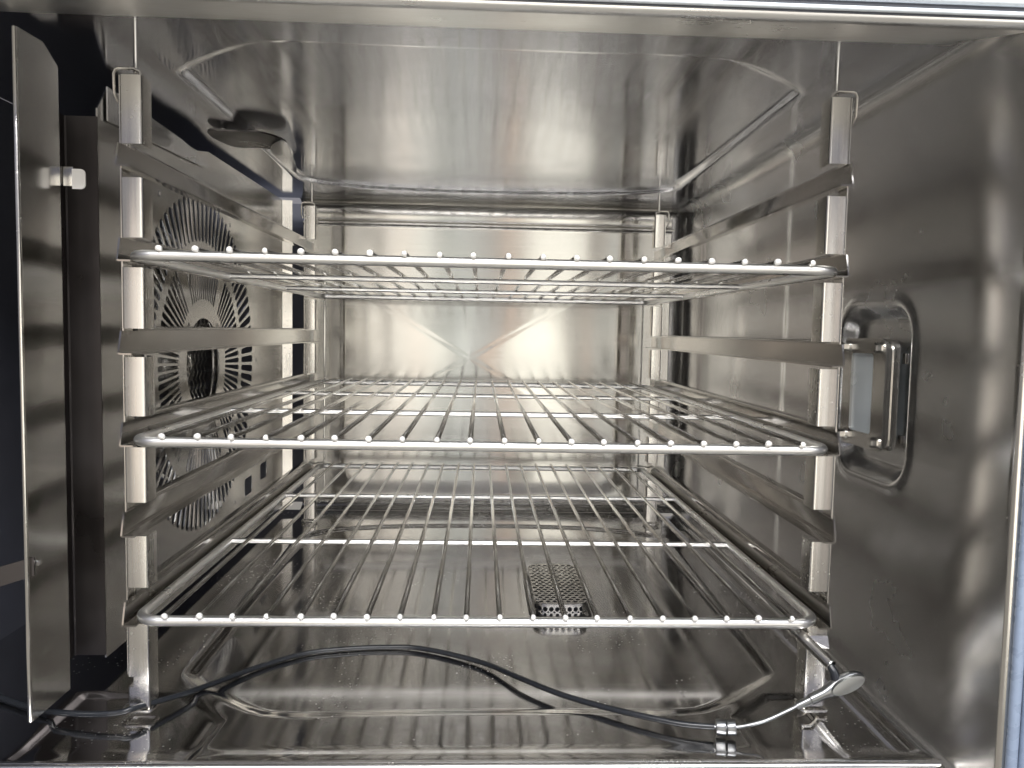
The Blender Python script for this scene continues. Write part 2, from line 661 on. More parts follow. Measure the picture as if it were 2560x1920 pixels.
def right_fn(y, v):
    rt, rb = 0.020, 0.008
    lt, lb = rt * math.pi / 2, rb * math.pi / 2
    straight = (ZC - rt) - (ZF + rb)
    s = v * (lt + straight + lb)
    a = np.clip(s / rt, 0, math.pi / 2)
    x1 = XR - rt + rt * np.sin(a)
    z1 = ZC - rt + rt * np.cos(a)
    z2 = (ZC - rt) - (s - lt)
    b_ = np.clip((s - lt - straight) / rb, 0, math.pi / 2)
    x3 = XR - rb + rb * np.cos(b_)
    z3 = ZF + rb - rb * np.sin(b_)
    x = np.where(s < lt, x1, np.where(s < lt + straight, XR, x3))
    z = np.where(s < lt, z1, np.where(s < lt + straight, z2, z3))
    sd = poly_sd(y, z, rrect(LY + 0.004, LZ, 0.061, 0.078, 0.026))
    x = x + 0.013 * (1 - smooth((sd + 0.010) / 0.016)) - 0.0022 * np.exp(-((sd - 0.009) / 0.005) ** 2)
    # long vertical swage behind the rack and near the front
    x = x + 0.0020 * smooth((y - 0.30) / 0.02) * smooth((0.70 - y) / 0.02)
    # vertical corner to the back wall
    k = np.clip((y - (YW - 0.035)) / 0.035, 0, 1)
    x = x - 0.035 * (1 - np.sqrt(np.clip(1 - k * k, 0, 1))) * 0.9
    return x + ripple(y, z, 0.00060, 1.0), y, z


ry_ = np.concatenate([lin(YF, -0.005, 24)[:-1], lin(-0.005, 0.175, 90)[:-1], lin(0.175, YW - 0.036, 110)[:-1], lin(YW - 0.036, YW - 0.002, 22)])
link('right_wall', grid_mesh('right_wall', ry_, lin(0, 1, 240), right_fn, flip=True), M['side'], oven, sharp=60)

# fan compartment on the left: sheet coloured with its shade, behind the baffle
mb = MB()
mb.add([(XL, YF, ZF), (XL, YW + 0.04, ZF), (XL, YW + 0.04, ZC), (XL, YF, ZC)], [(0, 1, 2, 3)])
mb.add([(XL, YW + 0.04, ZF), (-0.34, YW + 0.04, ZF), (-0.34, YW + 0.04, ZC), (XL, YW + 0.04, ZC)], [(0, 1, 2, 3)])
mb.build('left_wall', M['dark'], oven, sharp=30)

# front frame of the opening
mb = MB()
lip = [(-0.033, ZC), (-0.042, ZC - 0.0005), (-0.108, ZC - 0.0172)] + arc2(-0.1105, ZC - 0.0142, 0.0035, 280, 180, 5) + [(-0.114, ZC + 0.013)]
mb.extrude(lip, 0.002, XL, 0.43, axis='X')
mb.build('top_lip', M['bar'], oven, sharp=30)
mb = MB()
sill = [(-0.058, ZF + 0.0015), (-0.0600, ZF + 0.0012)] + arc2(-0.0605, ZF - 0.0022, 0.003, 90, 160, 4) + [(-0.072, ZF - 0.034), (-0.10, ZF - 0.080)]
mb.extrude(sill, 0.002, XL, 0.43, axis='X', flip=True)
mb.build('sill', M['post'], oven, sharp=30)
mb = MB()
edge = [(XR - 0.0005, YF + 0.004)] + arc2(XR + 0.004, YF + 0.002, 0.0042, 180, 270, 5) + [(XR + 0.06, YF - 0.002)]
mb.extrude(edge, 0.002, ZF - 0.06, ZC + 0.02, axis='Z', flip=False)
mb.build('right_jamb', M['post'], oven, sharp=30)
# door seal round the opening, three ribs and a dark groove
gk = MB()
for dx, r in ((0.0085, 0.0038), (0.0185, 0.0050), (0.031, 0.0055), (0.044, 0.006)):
    gk.tube([(XR + dx, YF - 0.0035 - r * 0.4, ZF - 0.06), (XR + dx, YF - 0.0035 - r * 0.4, ZC + 0.02)], r, 14)
gk.build('door_seal', M['gasket'], oven)
gk = MB()
for dz, r in ((0.0085, 0.0018), (0.0165, 0.0030), (0.0250, 0.0028)):
    gk.tube([(XL, YF + 0.0025, ZC - 0.0205 + dz), (0.43, YF + 0.0025, ZC - 0.0205 + dz)], r, 14)
gk.build('door_seal', M['lit_seal'], oven)
gk = MB()
gk.box((XL, YF + 0.0032, ZC - 0.0150), (0.43, YF + 0.0050, ZC + 0.05))
gk.build('seal_backing', M['seal'], oven)

# ------------------------------------------------------------------ baffle panel with the fan grille
XP = -0.370
FY, FZ = 0.378, 0.048
baffle = empty('fan_baffle', 'tall perforated steel baffle screwed in front of the fan on the left side', 'baffle', (XP, 0.45, ZF))


def sub(o, parent):
    """parent keeping world placement (parents are unrotated empties)"""
    o.parent = parent
    o.location = Vector(o.location) - Vector(parent.location)
    return o


def slot(r0, r1, a, w0, w1):
    """radial slot with rounded ends, as a ring of (y, z)"""
    ca, sa = math.cos(a), math.sin(a)
    pts = []
    for (r, w_, sgn) in ((r0, w0, -1), (r1, w1, 1)):
        for k in range(4):
            t = -math.pi / 2 + math.pi * k / 3
            if sgn < 0:
                t = math.pi - t
                pts.append((r + w_ / 2 + math.cos(t) * w_ / 2, -math.sin(t) * w_ / 2 * -1))
            else:
                pts.append((r - w_ / 2 + math.cos(t) * w_ / 2, math.sin(t) * w_ / 2))
    if True:
        a0 = pts[:4]
        b0 = pts[4:]
        # order into one loop
        a0.sort(key=lambda p: p[1])
        lo, hi = a0[0], a0[-1]
        mid = sorted(a0[1:-1], key=lambda p: p[1], reverse=True)
        loop = [lo] + b0 + [hi] + mid
    return [(FY + p[0] * ca - p[1] * sa, FZ + p[0] * sa + p[1] * ca) for p in loop]


holes = []
NS = 84
for k in range(NS):
    a = 2 * math.pi * k / NS
    deg = math.degrees(a) % 360
    strut = min(abs((deg - s + 180) % 360 - 180) for s in (58, 122, 238, 302))
    if strut > 2.3:
        holes.append(slot(0.084, 0.146, a, 0.0038, 0.0072))
    if True:
        holes.append(slot(0.158, 0.216, a, 0.0082, 0.0108))
hub = [(FY + 0.060 * math.cos(2 * math.pi * k / 48), FZ + 0.060 * math.sin(2 * math.pi * k / 48)) for k in range(48)]
holes.append(hub)
# rows of small punched dashes above the grille, screw holes, three vents low at the back
for i in range(9):
    holes.append(rrect(0.250 + i * 0.0135, 0.2735, 0.0045, 0.0035, 0.001, 2))
for i in range(10):
    holes.append(rrect(0.430 + i * 0.0135, 0.2735, 0.0045, 0.0035, 0.001, 2))
for (y, z) in ((0.243, 0.2455), (0.487, 0.243), (0.503, -0.164), (0.614, 0.044), (0.205, -0.17), (0.155, 0.05)):
    holes.append(rrect(y, z, 0.0028, 0.0034, 0.002, 3))
for s in (45, 135, 225, 315):
    holes.append([(FY + 0.0725 * math.cos(math.radians(s)) + 0.0028 * math.cos(t), FZ + 0.0725 * math.sin(math.radians(s)) + 0.0028 * math.sin(t)) for t in [2 * math.pi * j / 8 for j in range(8)]])
for (y, z) in ((0.610, -0.108), (0.655, -0.143), (0.570, -0.152)):
    holes.append(rrect(y, z, 0.0195, 0.0135, 0.005, 3))
outer = [(0.104, -0.229), (0.104, 0.300), (0.125, 0.3255), (0.180, 0.3265), (0.205, 0.317), (0.36, 0.319), (0.40, 0.3265), (0.775, 0.3275), (0.775, -0.232)]
me = sheet_mesh('grille_sheet', outer, holes, 0.0016, lambda u, v, w_: (XP + w_, u, v))
sub(link('grille_sheet', me, M['panel'], None, sharp=30), baffle)
# front return, groove and leading plate
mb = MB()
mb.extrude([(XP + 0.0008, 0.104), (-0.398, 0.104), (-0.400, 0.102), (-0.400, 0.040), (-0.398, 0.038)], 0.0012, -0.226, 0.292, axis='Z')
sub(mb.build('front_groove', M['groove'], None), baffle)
me = sheet_mesh('leading_plate', [(-0.022, -0.2285), (-0.022, 0.3265), (0.010, 0.3265), (0.036, 0.315), (0.036, -0.2285)],
                [], 0.0024, lambda u, v, w_: (XP + w_ + 0.002 * math.sin((u + 0.022) * 54), u, v))
sub(link('leading_plate', me, M['panel'], None, sharp=30), baffle)
mb = MB()
mb.box((XP - 0.0018, -0.0245, -0.2285), (XP + 0.0012, -0.0215, 0.3265))
sub(mb.build('leading_edge', M['post'], None, bevel=0.0008), baffle)
# rear return of the baffle
mb = MB()
mb.extrude([(XP + 0.0008, 0.776), (XP + 0.001, 0.779), (-0.352, 0.7825)], 0.0014, -0.232, 0.327, axis='Z')
sub(mb.build('rear_return', M['post'], None), baffle)
# welded-on upper stiffener of the baffle and catch tab in the groove
me = sheet_mesh('upper_stiffener', [(0.118, 0.292), (0.118, 0.324), (0.30, 0.319), (0.385, 0.312), (0.40, 0.306), (0.385, 0.302)], [], 0.0014,
                lambda u, v, w_: (XP + 0.0032 + w_, u, v))
sub(link('upper_stiffener', me, M['side'], None, sharp=30), baffle)
mb = MB()
mb.box((-0.3735, 0.0362, 0.2170), (-0.3700, 0.0374, 0.2355))
sub(mb.build('catch_tab', M['weld'], None, bevel=0.0004), baffle)
mb = MB()
mb.box((-0.3701, 0.0380, 0.2160), (-0.3590, 0.0390, 0.2325))
sub(mb.build('catch_plate', M['panel'], None, bevel=0.0003), baffle)
me = sheet_mesh('catch_tongue', [(-0.3592, 0.2135)] + arc2(-0.3520, 0.2175, 0.0040, 270, 360, 4) + arc2(-0.3520, 0.2265, 0.0040, 0, 90, 4) + [(-0.3592, 0.2305)], [], 0.0012, lambda u, v, w_: (u, 0.0372 + w_, v))
sub(link('catch_tongue', me, M['weld'], None, sharp=30), baffle)
# strap that runs from the leading plate out to the left, with its rivet
mb = MB()
mb.add([(XP + 0.003, -0.019, -0.092), (XP + 0.003, -0.019, -0.1075), (-0.420, -0.028, -0.124), (-0.420, -0.028, -0.107),
        (XP + 0.003, -0.017, -0.092), (XP + 0.003, -0.017, -0.1075), (-0.420, -0.026, -0.124), (-0.420, -0.026, -0.107)],
       [(0, 1, 2, 3), (7, 6, 5, 4), (0, 4, 5, 1), (1, 5, 6, 2), (2, 6, 7, 3), (3, 7, 4, 0)])
sub(mb.build('strap', M['groove'], None), baffle)
mb = MB()
mb.tube([(XP + 0.001, -0.0135, -0.098), (XP + 0.0045, -0.0135, -0.098), (XP + 0.0058, -0.0135, -0.098)], 0.003, 12, radii=[0.003, 0.003, 0.0012])
sub(mb.build('rivet', M['bolt'], None), baffle)

# ------------------------------------------------------------------ fan wheel and heating coil behind the grille


def ring_pts(x, r, n=64):
    return [(x, FY + r * math.cos(2 * math.pi * i / n), FZ + r * math.sin(2 * math.pi * i / n)) for i in range(n)]


mb = MB()
n = 48
v0 = [(-0.038, 0.02 * math.cos(2 * math.pi * i / n), 0.02 * math.sin(2 * math.pi * i / n)) for i in range(n)]
v1 = [(-0.042, 0.125 * math.cos(2 * math.pi * i / n), 0.125 * math.sin(2 * math.pi * i / n)) for i in range(n)]
mb.add(v0 + v1, [(i, (i + 1) % n, n + (i + 1) % n, n + i) for i in range(n)])
fan = mb.build('fan_wheel', M['fan'], oven)
fan.location = (-0.43, FY, FZ)
mb = MB()
mb.tube(ring_pts(-0.392, 0.124), 0.003, 8, closed=True)
mb.tube(ring_pts(-0.392, 0.102), 0.0022, 8, closed=True)
sub(mb.build('front_ring', M['fan'], None), fan)
first = None
for k in range(32):
    a = 2 * math.pi * k / 32
    if first is None:
        mb = MB()
        vs = []
        for i in range(5):
            t = i / 4
            r = 0.095 + 0.029 * t
            b = 0.24 * t * t
            for x in (-0.041, 0.037):
                vs.append((x, r * math.cos(b), r * math.sin(b)))
        mb.add(vs, [(2 * i, 2 * i + 1, 2 * i + 3, 2 * i + 2) for i in range(4)])
        first = mb.build('blade', M['fan'], fan)
        o = first
    else:
        o = first.copy()
        COL.objects.link(o)
        o.parent = fan
    o.rotation_euler = (a, 0, 0)
mb = MB()
mb.tube([(-0.472, FY, FZ), (-0.405, FY, FZ), (-0.396, FY, FZ), (-0.390, FY, FZ), (-0.386, FY, FZ)], 0.02, 24, radii=[0.046, 0.044, 0.036, 0.014, 0.006])
sub(mb.build('hub_nut', M['bolt'], None), fan)
coil = MB()
for j, (r, x) in enumerate(((0.150, -0.40), (0.162, -0.415), (0.174, -0.43), (0.150, -0.445))):
    coil.tube(ring_pts(x, r, 72), 0.0042, 8, closed=True)
tag(coil.build('heating_coil', M['fan'], None), 'ringed heating coil round the fan wheel behind the grille', 'heating coil')
# thin guard wires with crimped waves across the middle hole
guard = MB()
for j in range(9):
    y0 = FY - 0.055 + j * 0.0135
    pts = []
    for i in range(40):
        t = -1 + 2 * i / 39
        z = t * 0.066
        pts.append((-0.3765 - 0.010 * (1 - t * t), y0 + 0.0035 * math.sin(i * 1.3) + 0.022 * t, FZ + z))
    guard.tube(pts, 0.0010, 6)
tag(guard.build('fan_guard', M['bolt'], None), 'crimped thin guard wires inside the round hole of the grille', 'fan guard')

# ------------------------------------------------------------------ chamber lamp on the right wall
XG = XR + 0.016
lamp = empty('chamber_lamp', 'rectangular lamp under a bolted steel bezel in the right wall', 'lamp', (XR, LY + 0.008, LZ))
LCY, LCZ = 0.0885, 0.0455
hy, hz = 0.0415, 0.0530


def lplace(off, tilt=0.0):
    return lambda u, v, w_: (XR + off + w_, u, v)


me = sheet_mesh('bezel', rrect(LCY, LCZ, hy, hz, 0.010), [rrect(LCY + 0.002, LCZ, 0.0215, 0.0385, 0.004)] , 0.003, lplace(-0.0070))
sub(link('bezel', me, M['panel'], None, sharp=20), lamp)
me = sheet_mesh('gasket_plate', rrect(LCY, LCZ, hy - 0.002, hz - 0.002, 0.010), [rrect(LCY + 0.002, LCZ, 0.0245, 0.0415, 0.004)], 0.0050, lplace(-0.0030))
sub(link('gasket_plate', me, M['bolt'], None, sharp=40), lamp)
me = sheet_mesh('base_plate', rrect(LCY, LCZ, hy - 0.0005, hz - 0.0005, 0.010), [rrect(LCY + 0.002, LCZ, 0.0245, 0.0415, 0.004)], 0.006, lplace(0.0026))
sub(link('base_plate', me, M['post'], None, sharp=40), lamp)
me = sheet_mesh('glass_pane', rrect(LCY + 0.002, LCZ, 0.0225, 0.0395, 0.004), [], 0.002, lplace(-0.0052))
sub(link('glass_pane', me, M['glass'], None, sharp=40), lamp)
mb = MB()
mb.add([(XR + 0.003, LCY - 0.03, LCZ - 0.045), (XR + 0.003, LCY + 0.03, LCZ - 0.045), (XR + 0.003, LCY + 0.03, LCZ + 0.045), (XR + 0.003, LCY - 0.03, LCZ + 0.045)], [(0, 1, 2, 3)])
sub(mb.build('reflector', M['glow'], None), lamp)
first = None
for (sy, sz) in ((-1, 1), (1, 1), (-1, -1), (1, -1)):
    if first is None:
        mb = MB()
        mb.tube([(0.0, 0, 0), (-0.0058, 0, 0), (-0.0070, 0, 0)], 0.0050, 6, radii=[0.0050, 0.0050, 0.0040])
        mb.tube([(0.0008, 0, 0), (-0.0012, 0, 0)], 0.0062, 16)
        first = mb.build('bolt', M['bolt'], lamp)
        o = first
    else:
        o = first.copy()
        COL.objects.link(o)
        o.parent = lamp
    o.location = Vector((XR - 0.0086, LCY + sy * (hy - 0.0085), LCZ + sz * (hz - 0.0085))) - lamp.location
# slim latch bars between bezel and recess
for za, zb_ in ((0.030, 0.040), (-0.044, -0.036)):
    mb = MB()
    mb.box((XR + 0.0085, LCY - hy - 0.0045, LCZ + za), (XR + 0.0115, LCY - hy + 0.003, LCZ + zb_))
    sub(mb.build('clip', M['rail'], None, bevel=0.0008), lamp)

# ------------------------------------------------------------------ side racks
ZS = (0.1611, 0.0056, -0.1499)           # wire level of the three shelves
PITCHZ = 0.0777
FT = ZS[0] - 0.0095                       # top of the ledge under the top shelf
LEDGES = [FT + PITCHZ - PITCHZ * k for k in range(6)]
PT, PB = 0.306, -0.2370                  # post top and foot
XO, XI = 0.3112, 0.2927                  # outer and inner face of a post
HW = 0.0190                               # height of a rail web


def rack(s, label):
    name = 'side_rack'
    root = empty(name, label, 'shelf rack', (s * 0.302, 0.36, ZF), 'side racks that carry the wire shelves')

    def post(yf, depth, t):
        mb = MB()
        cuts = []
        for z in LEDGES:
            up = max(0.0, (CAM[2] - z) * 0.034)
            dn = max(0.0, (z - CAM[2]) * 0.034)
            cuts.append((z - 0.0032 - dn, z + HW + 0.0012 + up))
        cuts.sort()
        segs = []
        z = PB
        for a, b in cuts:
            segs.append((z, a))
            z = b
        segs.append((z, PT))
        r = 0.0022
        prof = [(-XO, yf + depth)] + [(-XO, yf + r)] + arc2(-XO + r, yf + r, r, 180, 270, 4)[1:] + arc2(-XI - r, yf + r, r, 270, 360, 4) + [(-XI, yf + depth)]
        prof = [(p[0] * -s, p[1]) for p in prof]
        if s < 0 and yf < 0.1:
            a, b = segs[0]
            cutp = [(p[0], p[1]) for p in prof if p[0] > -0.3060]
            cutp = [(-0.3060, prof[2][1])] + [p for p in cutp]
            cutp[0] = (-0.3060, yf)
            mb.extrude(prof, 0.0012, a, -0.2190, axis='Z')
            mb.extrude(cutp, 0.0012, -0.2190, -0.2100, axis='Z')
            segs[0] = (-0.2100, b)
        for a, b in segs:
            mb.extrude(prof, 0.0012, a, b, axis='Z', flip=(s > 0))
        # the unbroken outer web behind the notches
        lo = -0.2095 if (s < 0 and yf < 0.1) else PB
        mb.box((s * (XO - 0.0001), yf + 0.0023, lo), (s * (XO + 0.0010), yf + depth, PT))
        return mb
    sub(post(0.020, 0.0195, 0.0012).build('front_post', M['post'], None, sharp=30), root)
    sub(post(0.700, 0.0195, 0.0012).build('rear_post', M['post'], None, sharp=30), root)
    # rails: inward ledge, web, outward lip; short raised lip between the posts
    me = None
    for k, z in enumerate(LEDGES):
        if me is None:
            mb = MB()
            r = 0.0018
            xi = XO - 0.0016
            pr = [(-xi + 0.0115, -0.0010)] + [(-xi + r, -0.0010)] + arc2(-xi + r, -0.0010 + r, r, 270, 180, 4)[1:] + [(-xi, HW)]
            pr = [(p[0] * -s, p[1]) for p in pr]
            mb.extrude(pr, 0.0014, 0.0070, 0.7700, axis='Y', flip=(s < 0))
            for i_, p_ in enumerate(mb.v):
                if p_[1] < 0.008 and p_[2] > HW - 0.002:
                    mb.v[i_] = (p_[0], p_[1] + 0.0050, p_[2])
            lp = [(-xi + 0.0003, HW - 0.0012), (-xi + 0.0003, HW + 0.0012)] + arc2(-xi - 0.0015, HW + 0.0012, 0.0018, 0, 90, 4)[1:] + [(-xi - 0.0075, HW + 0.0030)]
            lp = [(p[0] * -s, p[1]) for p in lp]
            mb.extrude(lp, 0.0009, 0.0450, 0.7000, axis='Y', flip=(s < 0))
            o = mb.build('rail', M['rail'], None, sharp=30)
            me = o.data
            first_r = o
        else:
            o = first_r.copy()
            COL.objects.link(o)
            o.parent = None
            o.location = (0, 0, 0)
        o.location = (0, 0, z)
        sub(o, root)
    # strap hooks over the post tops and the hanging pins up to the ceiling
    for yf in (0.020, 0.700):
        mb = MB()
        y = yf + 0.006
        q = [(s * 0.3165, y + 0.004, PT - 0.020), (s * 0.3180, y + 0.001, PT - 0.014), (s * 0.3180, y, PT + 0.002), (s * 0.3165, y, PT + 0.0055), (s * 0.3140, y, PT + 0.0066),
             (s * 0.3010, y, PT + 0.0066), (s * 0.2960, y - 0.001, PT + 0.0040), (s * 0.2945, y - 0.001, PT + 0.0005)]
        mb.tube(q, 0.0013, 8)
        sub(mb.build('hook', M['post'], None), root)
        mb = MB()
        mb.tube([(s * 0.3010, yf + 0.010, PT + 0.004), (s * 0.3010, yf + 0.010, ZC + 0.001)], 0.0021, 12)
        sub(mb.build('hanging_pin', M['wire'], None), root)
    # foot clips under the posts
    for yf in (0.020, 0.700):
        mb = MB()
        q = rrect(s * 0.304, yf + 0.009, 0.0125, 0.0085, 0.004, 4)
        mb.tube([(a, b, PB - 0.0045) for a, b in q], 0.0016, 8, closed=True)
        mb.tube([(s * 0.2945, yf + 0.004, PB + 0.010), (s * 0.2945, yf + 0.003, PB - 0.004)], 0.0015, 8)
        sub(mb.build('foot_clip', M['post'], None), root)
    # long stop wire behind the shelves
    mb = MB()
    mb.tube([(s * 0.2940, 0.786, 0.190), (s * 0.2940, 0.786, -0.205)], 0.0014, 8)
    mb.tube([(s * 0.3080, 0.768, 0.180), (s * 0.3010, 0.775, 0.183), (s * 0.2940, 0.784, 0.183)], 0.0013, 8)
    mb.tube([(s * 0.3080, 0.768, -0.1500), (s * 0.3010, 0.775, -0.150), (s * 0.2940, 0.784, -0.150)], 0.0013, 8)
    sub(mb.build('stop_wire', M['wire'], None), root)
    return root


left_rack = rack(-1, 'left side rack of posts and rails standing in front of the fan grille')
right_rack = rack(1, 'right side rack of posts and rails, with the probe holder tube')
# probe holder welded to the foot of the right front post
mb = MB()
p0, p1 = Vector((0.2800, 0.030, -0.1640)), Vector((0.3000, -0.0150, -0.1830))
d = (p1 - p0).normalized()
mb.tube([p0, p1], 0.0052, 20, cap=False)
mb.tube([p1, p0], 0.0043, 20, cap=False)
n1 = d.orthogonal().normalized()
n2 = d.cross(n1)
rim = [p1 + (n1 * math.cos(2 * math.pi * i / 20) + n2 * math.sin(2 * math.pi * i / 20)) * 0.00475 for i in range(20)]
mb.tube(rim, 0.0006, 6, closed=True)
sub(mb.build('holder_tube', M['post'], None), right_rack)
mb = MB()
mb.extrude([(-0.0125, 0), (0, 0), (0.006, -0.002)], 0.0012, 0, 1, axis='Z')
mb = MB()
mb.add([(0.2890, 0.0175, -0.1700), (0.3108, 0.0175, -0.1700), (0.3108, 0.0130, -0.1800), (0.2890, 0.0130, -0.1775), (0.2890, 0.0187, -0.1700), (0.3108, 0.0187, -0.1700), (0.3108, 0.0142, -0.1805), (0.2890, 0.0142, -0.1780)],
       [(0, 1, 2, 3), (7, 6, 5, 4), (0, 4, 5, 1), (1, 5, 6, 2), (2, 6, 7, 3), (3, 7, 4, 0)])
sub(mb.build('holder_bracket', M['post'], None), right_rack)


# ------------------------------------------------------------------ wire shelves
SW_ = 0.544 / 19


def make_shelf():
    root = empty('wire_shelf', '', 'wire shelf', (0, 0, 0), 'wire shelves in the rack')
    zb = -0.0056
    hx, r = 0.2995, 0.021
    y0, y1 = 0.0055, 0.7700
    loop = []
    loop += [(p[0], p[1], zb) for p in arc2(hx - r, y0 + r, r, 270, 360, 8)]
    loop += [(hx, y0 + r + (y1 - y0 - 2 * r) * t / 6, zb) for t in range(1, 6)]
    loop += [(p[0], p[1], zb) for p in arc2(hx - r * 0.7, y1 - r * 0.7, r * 0.7, 0, 90, 8)]
    loop += [(hx - r + -2 * (hx - r) * t / 6, y1, zb) for t in range(1, 6)]
    loop += [(p[0], p[1], zb) for p in arc2(-hx + r * 0.7, y1 - r * 0.7, r * 0.7, 90, 180, 8)]
    loop += [(-hx, y1 - r - (y1 - y0 - 2 * r) * t / 6, zb) for t in range(1, 6)]
    loop += [(p[0], p[1], zb) for p in arc2(-hx + r, y0 + r, r, 180, 270, 8)]
    mb = MB()
    mb.tube(loop, 0.0045, 14, closed=True)
    mb.build('frame', M['bar'], root)
    for yb in (0.258, 0.512):
        mb = MB()
        mb.tube([(-0.2965, yb, zb + 0.0005), (0.2965, yb, zb + 0.0005)], 0.0031, 12)
        mb.build('crossbar', M['bar'], root)
    # one wire, copied across
    mb = MB()
    mb.tube([(0, 0.0, 0), (0, 0.0006, 0), (0, 0.35, 0), (0, 0.7768, 0), (0, 0.7774, 0)], 0.0024, 10, radii=[0.0021, 0.0024, 0.0024, 0.0024, 0.0020])
    wm = mb.mesh('wire')
    mb2 = MB()
    vs = [(0.0025 * math.cos(2 * math.pi * i / 12) * k, -0.0013 * (1 - k * k), 0.0025 * math.sin(2 * math.pi * i / 12) * k) for k in (1, 0.6) for i in range(12)] + [(0, -0.0013, 0)]
    mb2.add([(a, b + 0.0002, c) for a, b, c in vs], [(i, (i + 1) % 12, 12 + (i + 1) % 12, 12 + i) for i in range(12)] + [(12 + i, 12 + (i + 1) % 12, 24) for i in range(12)])
    mb2.add([(0.0026 * math.cos(2 * math.pi * i / 12), b, 0.0026 * math.sin(2 * math.pi * i / 12)) for b in (0.0002, 0.0024) for i in range(12)], [(i, (i + 1) % 12, 12 + (i + 1) % 12, 12 + i) for i in range(12)])
    tm = mb2.mesh('wire_tip')
    rr = random.Random(3)
    for i in range(20):
        x = -0.272 + i * SW_ + rr.uniform(-0.0007, 0.0007)
        o = link('wire', wm, M['wire'], root)
        o.location = (x, rr.uniform(-0.0004, 0.0006), rr.uniform(-0.0002, 0.0002))
        o.rotation_euler = (0, 0, rr.uniform(-0.0012, 0.0012))
        t_ = link('wire_tip', tm, M['weld'], o)
        t_.rotation_euler = (rr.uniform(-0.2, 0.2), rr.uniform(0, 3), rr.uniform(-0.2, 0.2))
        t_.scale = (rr.uniform(0.92, 1.1), rr.uniform(0.8, 1.3), rr.uniform(0.92, 1.1))
    return root


def copy_tree(o, parent=None):
    c = o.copy()
    COL.objects.link(c)
    c.parent = parent
    for ch in [x for x in bpy.data.objects if x.parent == o]:
        copy_tree(ch, c)
    return c


shelf = make_shelf()
names = ['top wire shelf of the three, seen from slightly below', 'middle wire shelf of the three, below the top one',
         'lowest wire shelf of the three, above the floor drain and the cable']
for i, (z, y, dx) in enumerate(zip(ZS, (-0.0024, 0.0, 0.0038), (0.0006, 0.0002, -0.0008))):
    o = shelf if i == 0 else copy_tree(shelf)
    o.location = (dx, y, z)
    o['label'] = names[i]

# ------------------------------------------------------------------ drain strainer in the floor
DX, DY, DZ = 0.098, 0.352, ZF - 0.0080
drain = empty('drain_strainer', 'perforated steel strainer box over the floor drain', 'drain strainer', (DX, DY, DZ))
hxx, hyy, hh = 0.033, 0.082, 0.020
hl = []
for j in range(-11, 12):
    for i in range(-4, 5):
        u = i * 0.0084 + (0.0042 if j % 2 else 0)
        v = j * 0.0073
        if abs(u) < hxx - 0.0035 and abs(v) < hyy - 0.004 and math.hypot(max(0, abs(u) - (hxx - 0.012)), max(0, abs(v) - (hyy - 0.012))) < 0.0085:
            hl.append([(u + 0.0030 * math.cos(math.pi * k / 4), v + 0.0030 * math.sin(math.pi * k / 4)) for k in range(8)])
me = sheet_mesh('top_mesh', rrect(0, 0, hxx, hyy, 0.018), hl, 0.0008, lambda u, v, w_: (u, v, hh + w_))
link('top_mesh', me, M['rail'], drain, sharp=30)
# perforated side band, bent round the box
per = rrect(0, 0, hxx, hyy, 0.018, 6)
P_ = [Vector((a, b)) for a, b in per]
cum = [0]
for i in range(len(P_)):
    cum.append(cum[-1] + (P_[(i + 1) % len(P_)] - P_[i]).length)
LT = cum[-1]


def around(u):
    u = u % LT
    for i in range(len(P_)):
        if u <= cum[i + 1] + 1e-9:
            t = (u - cum[i]) / max(1e-9, cum[i + 1] - cum[i])
            p = P_[i].lerp(P_[(i + 1) % len(P_)], t)
            e = (P_[(i + 1) % len(P_)] - P_[i]).normalized()
            return p, Vector((e.y, -e.x))
    return P_[0], Vector((1, 0))


nh = int(LT / 0.0074)
wd = LT / nh
segs_ = []
me_parts = MB()
for k in range(nh):
    # one cell of the band: frame round a hexagonal hole
    uc = (k + 0.5) * wd
    for row, (zc, rr0) in enumerate(((0.0135, 0.0029), (0.0062, 0.0022))):
        zlo, zhi = ((0.0098, 0.0200) if row == 0 else (0.0, 0.0098))
        N8 = 12
        inner, outr = [], []
        for q in range(N8):
            a = 2 * math.pi * q / N8
            inner.append((uc + rr0 * math.cos(a), zc + rr0 * math.sin(a)))
            ca, sa = math.cos(a), math.sin(a)
            tx = (wd / 2) / max(1e-6, abs(ca))
            tz = ((zhi - zc) if sa > 0 else (zc - zlo)) / max(1e-6, abs(sa))
            t = min(tx, tz)
            outr.append((uc + t * ca, zc + t * sa))
        vs = []
        for (u, z) in inner + outr:
            p, nn = around(u)
            vs.append((p.x, p.y, z))
        me_parts.add(vs, [(q, (q + 1) % N8, N8 + (q + 1) % N8, N8 + q) for q in range(N8)])
me_parts.build('side_mesh', M['bolt'], drain, sharp=40)
mb = MB()
mb.tube([(a, b, 0.0015) for a, b in rrect(0, 0, hxx + 0.004, hyy + 0.004, 0.021, 6)], 0.0022, 8, closed=True)
mb.build('base_ring', M['groove'], drain)
mb = MB()
mb.box((-hxx + 0.003, -hyy + 0.003, 0.0012), (hxx - 0.003, hyy - 0.003, 0.0018))  # thin near-black plate, standing in for shade inside the drain
mb.build('drain_shade_plate', M['void'], drain)

# ------------------------------------------------------------------ core probe and its cable
probe = empty('core_probe', 'black cabled meat probe lying on the oven floor, handle at the right post', 'probe', (0.0, 0.05, ZF))


